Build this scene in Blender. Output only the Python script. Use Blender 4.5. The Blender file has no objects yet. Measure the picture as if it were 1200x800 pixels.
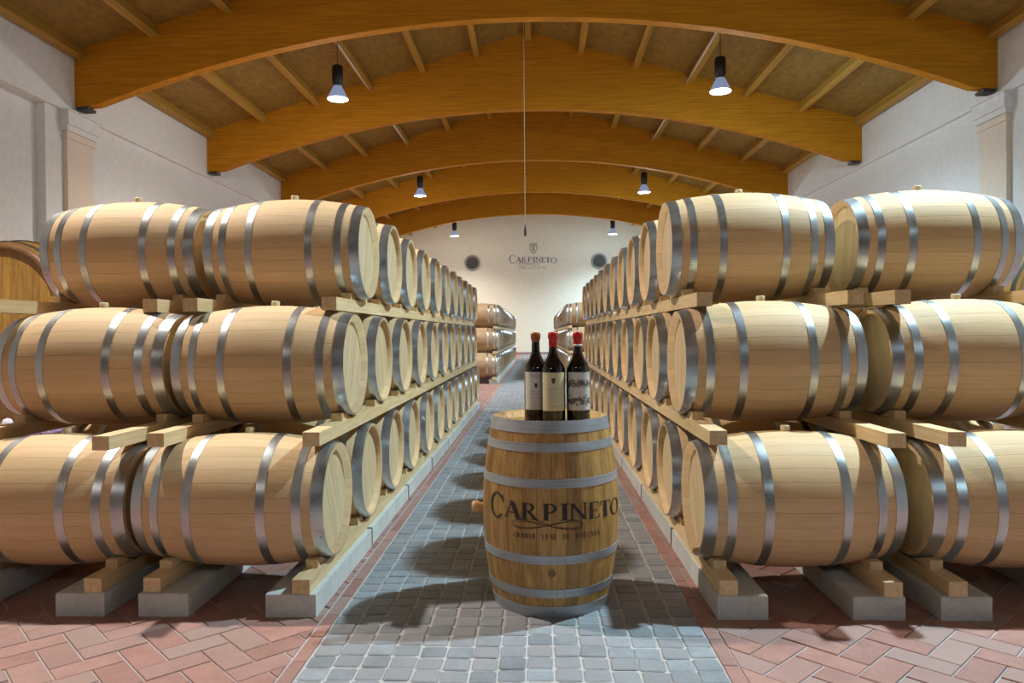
import bpy, math, random
from mathutils import Matrix, Vector
random.seed(7)
sc = bpy.context.scene
PI = math.pi
rnd = random.uniform

# ------------------------------------------------------------------ camera
CAM_H, YAW, PITCH, ROLL = 1.335, 0.03511, 0.010596, 0.0087
def cam_to_world(x, y, z):                       # right, forward, up -> world
    c, s = math.cos(ROLL), math.sin(ROLL)
    x, z = c*x + s*z, -s*x + c*z
    y, z = math.cos(PITCH)*y + math.sin(PITCH)*z, -math.sin(PITCH)*y + math.cos(PITCH)*z
    x, y = math.cos(YAW)*x - math.sin(YAW)*y, math.sin(YAW)*x + math.cos(YAW)*y
    return Vector((x, y, z))
cam = bpy.data.cameras.new('camera'); cam.sensor_width = 36; cam.lens = 854.94/1200*36
cam.clip_end = 200
co = bpy.data.objects.new('camera', cam); sc.collection.objects.link(co)
R_, F_, U_ = cam_to_world(1, 0, 0), cam_to_world(0, 1, 0), cam_to_world(0, 0, 1)
m = Matrix((R_, U_, -F_)).transposed().to_4x4(); m.translation = (0, 0, CAM_H)
co.matrix_world = m; sc.camera = co

# ------------------------------------------------------------------ world, exposure
w = bpy.data.worlds.new('world'); sc.world = w; w.use_nodes = True
w.node_tree.nodes['Background'].inputs[0].default_value = (0.5, 0.6, 0.8, 1)
w.node_tree.nodes['Background'].inputs[1].default_value = 0.05
sc.view_settings.view_transform = 'Standard'; sc.view_settings.look = 'None'
sc.view_settings.gamma = 1; sc.view_settings.use_curve_mapping = False
sc.view_settings.exposure = 0.0

# ------------------------------------------------------------------ lamps' light (all hang in the hall, two rows)
LAMP_Y = [-7.5, 5.3, 17.8, 30.4, 43.0]
LAMP_Z = 7.12
LAMP_XL, LAMP_XR = -4.85, 4.45
POWER = 2450
REAR_POWER = 0.29
SPILL = 0.10
FAR_POWER = 0.9          # share of the light that leaves the open reflector sideways
SIDE_COLOR = {-1: (1.0, 0.91, 0.82), 1: (0.64, 0.885, 1.0)}
def lamp_light(x, y, side):
    l = bpy.data.lights.new('lamp_light', 'SPOT'); l.energy = POWER*(1.4 if side > 0 else 0.92)*(REAR_POWER if y < 0 else FAR_POWER if y > 25 else 1)
    l.spot_size = math.radians(148); l.spot_blend = 0.85; l.shadow_soft_size = 0.12
    l.color = SIDE_COLOR[side]
    o = bpy.data.objects.new('lamp_light', l); sc.collection.objects.link(o)
    q = bpy.data.lights.new('lamp_spill', 'POINT'); q.energy = l.energy*SPILL; q.shadow_soft_size = 0.12; q.color = l.color
    p = bpy.data.objects.new('lamp_spill', q); sc.collection.objects.link(p)
    return o, p

# ------------------------------------------------------------------ materials
def new_mat(name):
    mt = bpy.data.materials.new(name); mt.use_nodes = True
    nt = mt.node_tree; b = nt.nodes['Principled BSDF']
    return mt, nt, b
def N(nt, t, **k):
    n = nt.nodes.new(t)
    for a, v in k.items():
        if a == 'op': n.operation = v
        elif a == 'inp':
            for i, vv in v.items(): n.inputs[i].default_value = vv
        else: setattr(n, a, v)
    return n
def mixc(nt, fac, a, b, mode='MIX'):
    n = nt.nodes.new('ShaderNodeMix'); n.data_type = 'RGBA'; n.blend_type = mode
    for idx, v in ((0, fac), (6, a), (7, b)):
        if hasattr(v, 'is_output'): nt.links.new(v, n.inputs[idx])
        else: n.inputs[idx].default_value = v if idx == 0 else (*v, 1)
    return n.outputs[2]
def ramp(nt, src, lo, hi, a=0.0, b=1.0):
    n = nt.nodes.new('ShaderNodeMapRange'); n.inputs[1].default_value = lo; n.inputs[2].default_value = hi
    n.inputs[3].default_value = a; n.inputs[4].default_value = b
    nt.links.new(src, n.inputs[0]); return n.outputs[0]
def math2(nt, op, a, b=None):
    n = nt.nodes.new('ShaderNodeMath'); n.operation = op
    for i, v in enumerate((a, b)):
        if v is None: continue
        if hasattr(v, 'is_output'): nt.links.new(v, n.inputs[i])
        else: n.inputs[i].default_value = v
    return n.outputs[0]
def noise(nt, scale_vec, scale, detail=3, rough=0.55, shift=None):
    tc = nt.nodes.new('ShaderNodeTexCoord'); mp = nt.nodes.new('ShaderNodeMapping')
    mp.inputs['Scale'].default_value = scale_vec
    nt.links.new(tc.outputs['Object'], mp.inputs[0])
    if shift:
        oi = nt.nodes.new('ShaderNodeObjectInfo')
        c = nt.nodes.new('ShaderNodeCombineXYZ')
        k = math2(nt, 'MULTIPLY', oi.outputs['Random'], 37.0)
        nt.links.new(k, c.inputs[0]); nt.links.new(k, c.inputs[1]); nt.links.new(k, c.inputs[2])
        nt.links.new(c.outputs[0], mp.inputs['Location'])
    n = nt.nodes.new('ShaderNodeTexNoise'); n.inputs['Scale'].default_value = scale
    n.inputs['Detail'].default_value = detail; n.inputs['Roughness'].default_value = rough
    nt.links.new(mp.outputs[0], n.inputs['Vector'])
    return n.outputs['Fac']
def bump(nt, b, src, strength, dist=0.01):
    n = nt.nodes.new('ShaderNodeBump'); n.inputs['Strength'].default_value = strength
    n.inputs['Distance'].default_value = dist
    nt.links.new(src, n.inputs['Height']); nt.links.new(n.outputs[0], b.inputs['Normal'])
def plain(name, col, rough=0.6, metal=0.0, emit=None, es=0.0):
    mt, nt, b = new_mat(name)
    b.inputs['Base Color'].default_value = (*col, 1); b.inputs['Roughness'].default_value = rough
    b.inputs['Metallic'].default_value = metal
    if emit: b.inputs['Emission Color'].default_value = (*emit, 1); b.inputs['Emission Strength'].default_value = es
    return mt
def wood(name, c0, c1, c2, grain=(1, 14, 14), gs=3.0, rough=0.55, vary=0.25, stripes=0):
    """c0 dark grain, c1 base, c2 light; object-random tint"""
    mt, nt, b = new_mat(name)
    f = noise(nt, grain, gs, 5, 0.6, True)
    g = noise(nt, (grain[0]*0.6, grain[1]*3, grain[2]*3), gs*1.7, 3, 0.6, True)
    col = mixc(nt, ramp(nt, f, 0.35, 0.68), c0, c1)
    col = mixc(nt, ramp(nt, g, 0.45, 0.8, 0, 0.55), col, c2)
    oi = nt.nodes.new('ShaderNodeObjectInfo'); r = oi.outputs['Random']
    if stripes:
        tc = nt.nodes.new('ShaderNodeTexCoord'); sx = nt.nodes.new('ShaderNodeSeparateXYZ')
        nt.links.new(tc.outputs['Object'], sx.inputs[0])
        a = math2(nt, 'ARCTAN2', sx.outputs[1], sx.outputs[2])
        k = math2(nt, 'FLOOR', math2(nt, 'MULTIPLY', a, stripes/(2*PI)))
        wn = nt.nodes.new('ShaderNodeTexWhiteNoise'); wn.noise_dimensions = '1D'
        nt.links.new(math2(nt, 'ADD', k, math2(nt, 'MULTIPLY', r, 91.0)), wn.inputs['W'])
        r = wn.outputs['Value']
    at = nt.nodes.new('ShaderNodeAttribute'); at.attribute_name = 'tint'
    r = math2(nt, 'FRACT', math2(nt, 'ADD', r, at.outputs['Fac']))
    k = ramp(nt, r, 0, 1, 1-vary, 1+vary*0.4)
    cb = nt.nodes.new('ShaderNodeCombineXYZ')
    for i in range(3): nt.links.new(k, cb.inputs[i])
    col = mixc(nt, 1.0, col, cb.outputs[0], 'MULTIPLY')
    nt.links.new(col, b.inputs['Base Color']); b.inputs['Roughness'].default_value = rough
    bump(nt, b, g, 0.25, 0.002)
    return mt
def stone(name, c0, c1, scale=6, rough=0.85, vary=0.2, bs=0.4, c2=None):
    mt, nt, b = new_mat(name)
    f = noise(nt, (1, 1, 1), scale, 6, 0.65, True)
    h = noise(nt, (1, 1, 1), scale*9, 4, 0.6, True)
    col = mixc(nt, ramp(nt, f, 0.3, 0.7), c0, c1)
    col = mixc(nt, ramp(nt, h, 0.4, 0.75, 0, 0.3), col, tuple(min(1, c*1.35) for c in c1))
    oi = nt.nodes.new('ShaderNodeObjectInfo')
    at = nt.nodes.new('ShaderNodeAttribute'); at.attribute_name = 'tint'
    r = math2(nt, 'FRACT', math2(nt, 'ADD', oi.outputs['Random'], at.outputs['Fac']))
    k = ramp(nt, r, 0, 1, 1-vary, 1+vary)
    cb = nt.nodes.new('ShaderNodeCombineXYZ')
    for i in range(3): nt.links.new(k, cb.inputs[i])
    col = mixc(nt, 1.0, col, cb.outputs[0], 'MULTIPLY')
    if c2:
        r2 = math2(nt, 'FRACT', math2(nt, 'MULTIPLY', r, 7.31))
        col = mixc(nt, ramp(nt, r2, 0.3, 1.0, 0, 0.75), col, c2)
    nt.links.new(col, b.inputs['Base Color']); b.inputs['Roughness'].default_value = rough
    bump(nt, b, h, bs, 0.004)
    return mt
M = {}
M['oak'] = wood('oak', (0.67, 0.445, 0.22), (0.745, 0.51, 0.275), (0.78, 0.57, 0.34), (1.2, 12, 12), 2.5, 0.68, 0.10)
M['oak_round'] = wood('oak_round', (0.67, 0.445, 0.22), (0.745, 0.51, 0.275), (0.78, 0.57, 0.34), (1.2, 12, 12), 2.5, 0.68, 0.10, stripes=30)
M['oak_rim'] = wood('oak_rim', (0.42, 0.25, 0.12), (0.58, 0.37, 0.2), (0.66, 0.46, 0.27), (6, 6, 6), 2.5, 0.55, 0.1)
M['oak_head'] = wood('oak_head', (0.60, 0.45, 0.25), (0.72, 0.56, 0.34), (0.80, 0.66, 0.45), (10, 10, 0.9), 3.0, 0.5, 0.08)
M['oak_old'] = wood('oak_old', (0.27, 0.13, 0.03), (0.50, 0.275, 0.08), (0.62, 0.38, 0.14), (1.5, 9, 9), 2.6, 0.55, 0.5)
M['cask_wood'] = wood('cask_wood', (0.26, 0.13, 0.02), (0.40, 0.22, 0.04), (0.48, 0.29, 0.07), (12, 12, 1.0), 2.0, 0.45, 0.2)
M['cask_rim'] = wood('cask_rim', (0.14, 0.07, 0.025), (0.22, 0.11, 0.04), (0.28, 0.15, 0.06), (4, 4, 4), 2.0, 0.5, 0.1)
M['pine'] = wood('pine', (0.64, 0.43, 0.20), (0.79, 0.60, 0.34), (0.85, 0.69, 0.45), (14, 0.9, 14), 3.0, 0.6, 0.14)
M['glulam'] = wood('glulam', (0.42, 0.17, 0.007), (0.60, 0.26, 0.012), (0.68, 0.33, 0.02), (0.5, 3, 9), 2.4, 0.8, 0.04)
M['glulam'].node_tree.nodes['Principled BSDF'].inputs['Specular IOR Level'].default_value = 0.2
M['purlin'] = wood('purlin', (0.32, 0.18, 0.025), (0.50, 0.30, 0.045), (0.58, 0.36, 0.07), (10, 0.6, 10), 2.0, 0.55, 0.1)
M['deck'] = wood('deck', (0.20, 0.12, 0.02), (0.31, 0.19, 0.03), (0.38, 0.25, 0.05), (3, 1.5, 3), 2.2, 0.7, 0.04)
M['concrete'] = stone('concrete', (0.42, 0.43, 0.41), (0.56, 0.57, 0.55), 5, 0.85, 0.10, 0.35)
M['sett'] = stone('sett', (0.17, 0.185, 0.205), (0.27, 0.285, 0.305), 9, 0.6, 0.22, 0.7, (0.27, 0.255, 0.26))
M['brick'] = stone('brick', (0.27, 0.13, 0.10), (0.37, 0.185, 0.15), 7, 0.65, 0.14, 0.4, (0.32, 0.225, 0.195))
M['mortar'] = stone('mortar', (0.38, 0.345, 0.33), (0.48, 0.44, 0.42), 12, 0.9, 0.0, 0.3)
M['plaster'] = stone('plaster', (0.70, 0.725, 0.715), (0.735, 0.76, 0.75), 0.9, 0.9, 0.0, 0.12)
M['plaster_warm'] = stone('plaster_warm', (0.72, 0.64, 0.53), (0.75, 0.67, 0.57), 1.5, 0.9, 0.0, 0.12)
M['cream'] = stone('cream', (0.76, 0.74, 0.62), (0.79, 0.77, 0.66), 0.7, 0.9, 0.0, 0.1)
M['print'] = plain('print', (0.022, 0.015, 0.01), 0.6)
M['wall_print'] = plain('wall_print', (0.22, 0.20, 0.30), 0.8)
M['crest_grey'] = plain('crest_grey', (0.38, 0.38, 0.36), 0.8)
M['black'] = plain('black', (0.012, 0.013, 0.018), 0.35)
M['steel_dark'] = plain('steel_dark', (0.06, 0.055, 0.05), 0.5, 0.5)
M['grey_metal'] = plain('grey_metal', (0.30, 0.30, 0.29), 0.45, 0.6)
M['white_tube'] = plain('white_tube', (0.75, 0.70, 0.58), 0.5)
M['lens'] = plain('lens', (1, 1, 1), 0.3, 0, (0.80, 0.88, 1.0), 14.0)
M['reflector'] = plain('reflector', (0.25, 0.3, 0.45), 0.3, 0.3, (0.45, 0.6, 1.0), 0.35)
M['glass_dark'] = plain('glass_dark', (0.004, 0.004, 0.003), 0.06)
M['glass_dark'].node_tree.nodes['Principled BSDF'].inputs['Coat Weight'].default_value = 0.6
M['wax_red'] = plain('wax_red', (0.55, 0.012, 0.015), 0.3)
M['wax_brown'] = plain('wax_brown', (0.36, 0.10, 0.03), 0.35)
M['paper_white'] = plain('paper_white', (0.68, 0.66, 0.60), 0.7)
M['paper_cream'] = plain('paper_cream', (0.66, 0.60, 0.36), 0.7)
M['ink'] = plain('ink', (0.10, 0.07, 0.05), 0.8)
M['ink_soft'] = plain('ink_soft', (0.40, 0.37, 0.30), 0.8)
M['bung'] = plain('bung', (0.70, 0.58, 0.36), 0.5)
M['bung_wood'] = plain('bung_wood', (0.62, 0.36, 0.15), 0.5)
M['blue_plastic'] = plain('blue_plastic', (0.25, 0.55, 0.72), 0.5)
M['wrap'] = plain('wrap', (0.70, 0.70, 0.78), 0.25)
M['wrap_purple'] = plain('wrap_purple', (0.16, 0.10, 0.26), 0.35)
def steel(name, base, rough, worn):
    mt, nt, b = new_mat(name)
    f = noise(nt, (1, 1, 1), 5, 4, 0.6, True); h = noise(nt, (60, 1, 1), 3, 3, 0.6, True)
    col = mixc(nt, ramp(nt, f, 0.35, 0.7), tuple(c*0.72 for c in base), base)
    if worn: col = mixc(nt, ramp(nt, h, 0.5, 0.75, 0, 0.5), col, (0.20, 0.14, 0.11))
    nt.links.new(col, b.inputs['Base Color']); b.inputs['Metallic'].default_value = 0.95 if not worn else 0.6
    nt.links.new(ramp(nt, f, 0.3, 0.8, rough, rough+0.14), b.inputs['Roughness'])
    bump(nt, b, h, 0.12, 0.001)
    return mt
M['hoop_steel'] = steel('hoop_steel', (0.64, 0.70, 0.74), 0.26, False)
M['hoop_worn'] = steel('hoop_worn', (0.47, 0.50, 0.53), 0.45, True)
def art_mat():
    mt, nt, b = new_mat('label_art')
    f = noise(nt, (30, 30, 30), 2.2, 5, 0.7)
    tc = nt.nodes.new('ShaderNodeTexCoord'); sx = nt.nodes.new('ShaderNodeSeparateXYZ')
    nt.links.new(tc.outputs['Object'], sx.inputs[0])
    k = math2(nt, 'MULTIPLY', math2(nt, 'SINE', math2(nt, 'ADD', math2(nt, 'MULTIPLY', sx.outputs[2], 77.6), -1.38)), 0.13)
    v = math2(nt, 'ADD', f, k)
    col = mixc(nt, ramp(nt, v, 0.50, 0.60), (0.66, 0.66, 0.60), (0.16, 0.12, 0.10))
    nt.links.new(col, b.inputs['Base Color']); b.inputs['Roughness'].default_value = 0.7
    return mt
M['label_art'] = art_mat()

# ------------------------------------------------------------------ mesh helpers
class MB:
    def __init__(s): s.v = []; s.f = []; s.m = []; s.sm = []; s.t = []
    def face(s, idx, mi=0, sm=False, t=0.0): s.f.append(tuple(idx)); s.m.append(mi); s.sm.append(sm); s.t.append(t)
    def box(s, x0, x1, y0, y1, z0, z1, mi=0, t=0.0):
        b = len(s.v)
        s.v += [(x0,y0,z0),(x1,y0,z0),(x1,y1,z0),(x0,y1,z0),(x0,y0,z1),(x1,y0,z1),(x1,y1,z1),(x0,y1,z1)]
        for q in ((0,3,2,1),(4,5,6,7),(0,1,5,4),(1,2,6,5),(2,3,7,6),(3,0,4,7)): s.face([b+i for i in q], mi, False, t)
    def prism(s, pts, z0, z1, mi=0, t=0.0, inset=0.0, drop=0.0):
        """polygon pts (ccw) extruded; top inset gives a rounded arris"""
        n = len(pts); b = len(s.v)
        cx = sum(p[0] for p in pts)/n; cy = sum(p[1] for p in pts)/n
        s.v += [(p[0], p[1], z0) for p in pts] + [(p[0], p[1], z1-drop) for p in pts]
        lay = 1
        if inset > 0:
            for p in pts:
                d = math.hypot(p[0]-cx, p[1]-cy) or 1
                k = max(0, 1-inset*1.3/d)
                s.v.append((cx+(p[0]-cx)*k, cy+(p[1]-cy)*k, z1))
            lay = 2
        for l in range(lay):
            for i in range(n):
                j = (i+1) % n
                s.face([b+l*n+i, b+l*n+j, b+(l+1)*n+j, b+(l+1)*n+i], mi, False, t)
        s.face([b+lay*n+i for i in range(n)], mi, False, t)
    def lathe(s, prof, seg=32, axis='z', c=(0,0,0), mi=0, sm=True, a0=0.0, a1=2*PI, cap0=False, cap1=False, t=0.0):
        """prof list of (r, h)"""
        full = abs(a1-a0-2*PI) < 1e-6; n = seg if full else seg+1; b = len(s.v)
        for r, h in prof:
            for i in range(n):
                a = a0+(a1-a0)*i/seg; u, v = r*math.cos(a), r*math.sin(a)
                p = (u, v, h) if axis == 'z' else ((h, u, v) if axis == 'x' else (v, h, u))
                s.v.append((p[0]+c[0], p[1]+c[1], p[2]+c[2]))
        for k in range(len(prof)-1):
            for i in range(seg):
                j = (i+1) % n if full else i+1
                s.face([b+k*n+i, b+k*n+j, b+(k+1)*n+j, b+(k+1)*n+i], mi, sm, t)
        if cap0: s.face([b+i for i in range(n)][::-1], mi, False, t)
        if cap1: s.face([b+(len(prof)-1)*n+i for i in range(n)], mi, False, t)
    def tube(s, p0, p1, r, seg=8, mi=0):
        p0, p1 = Vector(p0), Vector(p1); d = (p1-p0).normalized()
        a = d.orthogonal().normalized(); c = d.cross(a); b = len(s.v)
        for p in (p0, p1):
            for i in range(seg):
                t = 2*PI*i/seg; s.v.append(tuple(p+a*(r*math.cos(t))+c*(r*math.sin(t))))
        for i in range(seg):
            j = (i+1) % seg; s.face([b+i, b+j, b+seg+j, b+seg+i], mi, True)
        s.face([b+i for i in range(seg)][::-1], mi); s.face([b+seg+i for i in range(seg)], mi)
    def mesh(s, name, mats):
        me = bpy.data.meshes.new(name); me.from_pydata(s.v, [], s.f)
        for x in (mats if isinstance(mats, (list, tuple)) else [mats]): me.materials.append(M[x])
        me.polygons.foreach_set('material_index', s.m); me.polygons.foreach_set('use_smooth', s.sm)
        if any(s.t):
            at = me.attributes.new('tint', 'FLOAT', 'FACE'); at.data.foreach_set('value', s.t)
        me.update(); return me
def link(name, me, parent=None, loc=(0,0,0), rot=None):
    o = bpy.data.objects.new(name, me); sc.collection.objects.link(o); o.location = loc
    if rot: o.rotation_euler = rot
    if parent: o.parent = parent
    return o
def tag(o, label, cat, group=None):
    o['label'] = label; o['category'] = cat
    if group: o['group'] = group
    return o
def struct(o): o['kind'] = 'structure'; return o
def empty(name, loc, label, cat, group=None, rot=None):
    o = link(name, None, None, loc, rot); o.empty_display_size = 0.2; return tag(o, label, cat, group)
ORD = ['first','second','third','fourth','fifth','sixth','seventh','eighth','ninth','tenth','eleventh','twelfth','thirteenth','fourteenth','fifteenth','sixteenth','seventeenth','eighteenth','nineteenth','twentieth','twenty-first','twenty-second']

# ------------------------------------------------------------------ hall dimensions
WL, WR, CX = -9.90, 9.50, -0.20
Y0, Y1 = -24.0, 47.15
Z_LEDGE, Z_BEAR, Z_ARCH = 6.13, 6.28, 7.98
Z_EAVE, Z_RIDGE = 7.50, 10.25
BEAM_Y = [-22.3, -16.0, -9.7, -3.4, 2.9, 9.22, 15.52, 21.8, 28.12, 34.45, 40.8]
def roof_z(x): return Z_RIDGE - (Z_RIDGE-Z_EAVE)/9.7*abs(x-CX)

# ------------------------------------------------------------------ floor
AL, AR = -0.952, 0.728            # edges of the grey sett strip
SL, SR = -1.023, 0.790            # outer edges of the single row of bricks
mb = MB(); mb.box(-14, 14, Y0, Y1+0.2, -0.3, -0.0035)
floor = struct(link('floor', mb.mesh('floor', 'mortar')))
# grey setts, nearest 300 one by one
cols = 15; cw = (AR-AL)/cols; rowl = 0.109
def sett_mesh():
    mb = MB(); hx, hy = cw/2-0.0035, rowl/2-0.0035
    j = lambda: rnd(-0.004, 0.003)
    c = 0.009
    pts = [(-hx+c+j(),-hy+j()*.5),(hx-c+j(),-hy+j()*.5),(hx+j()*.5,-hy+c),(hx+j()*.5,hy-c),(hx-c+j(),hy+j()*.5),(-hx+c+j(),hy+j()*.5),(-hx+j()*.5,hy-c),(-hx+j()*.5,-hy+c)]
    mb.prism(pts, -0.03, 0.002, inset=0.006, drop=0.004)
    return mb
setts = [sett_mesh() for _ in range(8)]
sett_me = [s.mesh('stone_sett', 'sett') for s in setts]
ystart = 2.56
nrow_single = 20
def course(i, x): return 0.012*math.sin(i*1.7)+0.008*math.sin(x*3+i)
for i in range(nrow_single):
    for k in range(cols):
        x = AL+cw*(k+0.5)
        o = link('stone_sett', random.choice(sett_me), floor, (x+rnd(-.002,.002), ystart+rowl*(i+0.5)+rnd(-.004,.004)+0.012*math.sin(k*0.9), rnd(-0.002, 0.002)), (0, 0, rnd(-0.04, 0.04)+random.choice((0, PI))))
mb = MB()
def add_sett(x, y):
    s = random.choice(setts); b = len(mb.v); z = rnd(-.002, .002)
    mb.v += [(p[0]+x, p[1]+y, p[2]+z) for p in s.v]; t = rnd(0.01, 1)
    for f in s.f: mb.face([b+i for i in f], 0, False, t)
y = ystart+rowl*nrow_single; yy = y
while yy < 46.9:
    for k in range(cols): add_sett(AL+cw*(k+0.5)+rnd(-.002,.002), yy+rowl/2+0.012*math.sin(k*0.9)+rnd(-.003,.003))
    yy += rowl
yy = ystart-rowl/2-0.02
while yy > -1.0:
    for k in range(cols): add_sett(AL+cw*(k+0.5), yy+0.012*math.sin(k*0.9))
    yy -= rowl
o = link('sett_paving', mb.mesh('sett_paving', 'sett'), floor); o['kind'] = 'stuff'
# single brick course either side
def brick_poly_mesh(pts, nm='brick'):
    cx = sum(p[0] for p in pts)/len(pts); cy = sum(p[1] for p in pts)/len(pts)
    mb = MB(); mb.prism([(p[0]-cx, p[1]-cy) for p in pts], -0.03, 0.002, inset=0.003, drop=0.003)
    return mb.mesh(nm, 'brick'), cx, cy
def rect(w_, l_): return [(-w_/2,-l_/2),(w_/2,-l_/2),(w_/2,l_/2),(-w_/2,l_/2)]
me_border, _, _ = brick_poly_mesh(rect(0.058, 0.243))
for x in ((AL+SL)/2-0.001, (AR+SR)/2+0.001):
    y = 2.3+rnd(0, .1)
    while y < 15.0:
        link('brick', me_border, floor, (x, y, rnd(-.001, .001))); y += 0.25
    mb = MB(); yy = y
    while yy < 46.8:
        mb.prism([(x+p[0], yy+p[1]) for p in rect(0.058, 0.243)], -0.03, 0.002, inset=0.003, drop=0.003, t=rnd(.01,1)); yy += 0.25
    yy = 2.05
    while yy > -1:
        mb.prism([(x+p[0], yy+p[1]) for p in rect(0.058, 0.243)], -0.03, 0.002, inset=0.003, drop=0.003, t=rnd(.01,1)); yy -= 0.25
    o = link('brick_course', mb.mesh('brick_course', 'brick'), floor); o['kind'] = 'stuff'
# herringbone bricks at 45 degrees
def clip(pts, ax, val, keep_less):
    out = []
    for i in range(len(pts)):
        a, b = pts[i], pts[(i+1) % len(pts)]
        ia = (a[ax] <= val) == keep_less; ib = (b[ax] <= val) == keep_less
        if ia: out.append(a)
        if ia != ib:
            t = (val-a[ax])/(b[ax]-a[ax]); out.append((a[0]+t*(b[0]-a[0]), a[1]+t*(b[1]-a[1])))
    return out
def area(p): return abs(sum(p[i][0]*p[(i+1)%len(p)][1]-p[(i+1)%len(p)][0]*p[i][1] for i in range(len(p))))/2
def herring(x0, x1, y0, y1):
    res = []; S = 0.127; g = 0.0035; a = PI/4; ca, sa = math.cos(a), math.sin(a)
    ctrx, ctry = (x0+x1)/2, (y0+y1)/2
    n = int(max(x1-x0, y1-y0)/S)+6
    for i in range(-n, n):
        for j in range(-n, n):
            # 2:1 herringbone on the square lattice
            k = (i-j) % 4
            if k == 0: r = (i, i+2, j, j+1)
            elif k == 3: r = (i, i+1, j-0, j+2)
            else: continue
            if k == 3: r = (i, i+1, j, j+2)
            q = [(r[0]*S+g, r[2]*S+g), (r[1]*S-g, r[2]*S+g), (r[1]*S-g, r[3]*S-g), (r[0]*S+g, r[3]*S-g)]
            q = [(ctrx+u*ca-v*sa, ctry+u*sa+v*ca) for u, v in q]
            for ax, val, less in ((0, x1, True), (0, x0, False), (1, y1, True), (1, y0, False)):
                q = clip(q, ax, val, less)
                if len(q) < 3: break
            if len(q) >= 3 and area(q) > 0.0015: res.append(q)
    return res
full_cache = {}
for (x0, x1) in ((-2.75, SL-0.005), (SR+0.005, 2.55)):
    for q in herring(x0, x1, 2.3, 4.3):
        me, cx, cy = brick_poly_mesh(q)
        o = link('brick', me, floor, (cx, cy, rnd(-.0015, .0015)))
mb = MB()
for (x0, x1, y0, y1) in ((-9.8, -2.76, 1.0, 14), (2.56, 9.4, 1.0, 14), (-2.75, SL-.005, 4.31, 30), (SR+.005, 2.55, 4.31, 30),(-2.75, SL-.005, 0.5, 2.29), (SR+.005, 2.55, 0.5, 2.29)):
    for q in herring(x0, x1, y0, y1): mb.prism(q, -0.03, 0.001, t=rnd(.01, 1))
o = link('brick_paving', mb.mesh('brick_paving', 'brick'), floor); o['kind'] = 'stuff'
mb = MB()
for (x0, x1, y0, y1) in ((-9.9, -0.96, -24, 0.49), (.73, 9.5, -24, 0.49), (-9.9, -2.76, 14.01, 47), (2.56, 9.5, 14.01, 47), (-2.75, -1.03, 30.01, 47), (.795, 2.55, 30.01, 47)):
    mb.box(x0, x1, y0, y1, -0.003, 0.0)
o = link('far_paving', mb.mesh('far_paving', 'brick'), floor); o['kind'] = 'stuff'

# ------------------------------------------------------------------ walls
for nm, x, sgn in (('wall_left', WL, -1), ('wall_right', WR, 1)):
    mb = MB()
    def bx(d0, d1, y0, y1, z0, z1):
        xs = sorted((x+sgn*d0, x+sgn*d1)); mb.box(xs[0], xs[1], y0, y1, z0, z1)
    bx(0.0, 0.6, Y0, Y1, Z_LEDGE, 8.0)                 # upper wall, slightly proud
    bx(0.08, 0.6, 14.55, Y1, 0, Z_LEDGE)              # pier and far bays
    bx(0.28, 0.6, Y0, 14.55, 0, Z_LEDGE)              # recessed near bay
    struct(link(nm, mb.mesh(nm, 'plaster')))
    # pilaster with moulded capital below the first beam in view
    mb = MB(); y0, y1 = 15.1, 16.0
    def pb(d, y0, y1, z0, z1, mi=0):
        xs = sorted((x+sgn*0.08, x+sgn*(0.08-d))); mb.box(xs[0], xs[1], y0, y1, z0, z1, mi)
    pb(0.10, y0, y1, 0.0, 5.55); pb(0.13, y0-.04, y1+.04, 5.55, 5.62, 0); pb(0.11, y0-.01, y1+.01, 5.62, 5.70, 0)
    pb(0.16, y0-.07, y1+.07, 5.70, 5.82, 1); pb(0.20, y0-.10, y1+.10, 5.82, Z_LEDGE-0.03, 1); pb(0.24, y0-.14, y1+.14, Z_LEDGE-0.03, Z_LEDGE, 1)
    struct(link('trim_1' if sgn < 0 else 'trim_2', mb.mesh('pilaster', ['plaster_warm', 'plaster'])))
mb = MB()
zz = [(WL-0.5, 0), (WR+0.5, 0), (WR+0.5, 8.0), (CX, Z_RIDGE+0.4), (WL-0.5, 8.0)]
b = len(mb.v); mb.v += [(p[0], Y1, p[1]) for p in zz] + [(p[0], Y1+0.4, p[1]) for p in zz]
mb.face([0,1,2,3,4]); mb.face([9,8,7,6,5])
for i in range(5): j = (i+1) % 5; mb.face([i, 5+i, 5+j, j])
wb = struct(link('wall_back', mb.mesh('wall_back', 'cream')))
mb = MB(); mb.v = [(p[0], Y0-0.4, p[1]) for p in zz] + [(p[0], Y0, p[1]) for p in zz]
mb.face([0,1,2,3,4]); mb.face([9,8,7,6,5])
for i in range(5): j = (i+1) % 5; mb.face([i, 5+i, 5+j, j])
struct(link('wall_front', mb.mesh('wall_front', 'plaster')))
mb = MB(); mb.box(WL, WR, Y1-0.03, Y1, 0, 0.14)
struct(link('baseboard_back', mb.mesh('baseboard_back', 'brick')))

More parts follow.
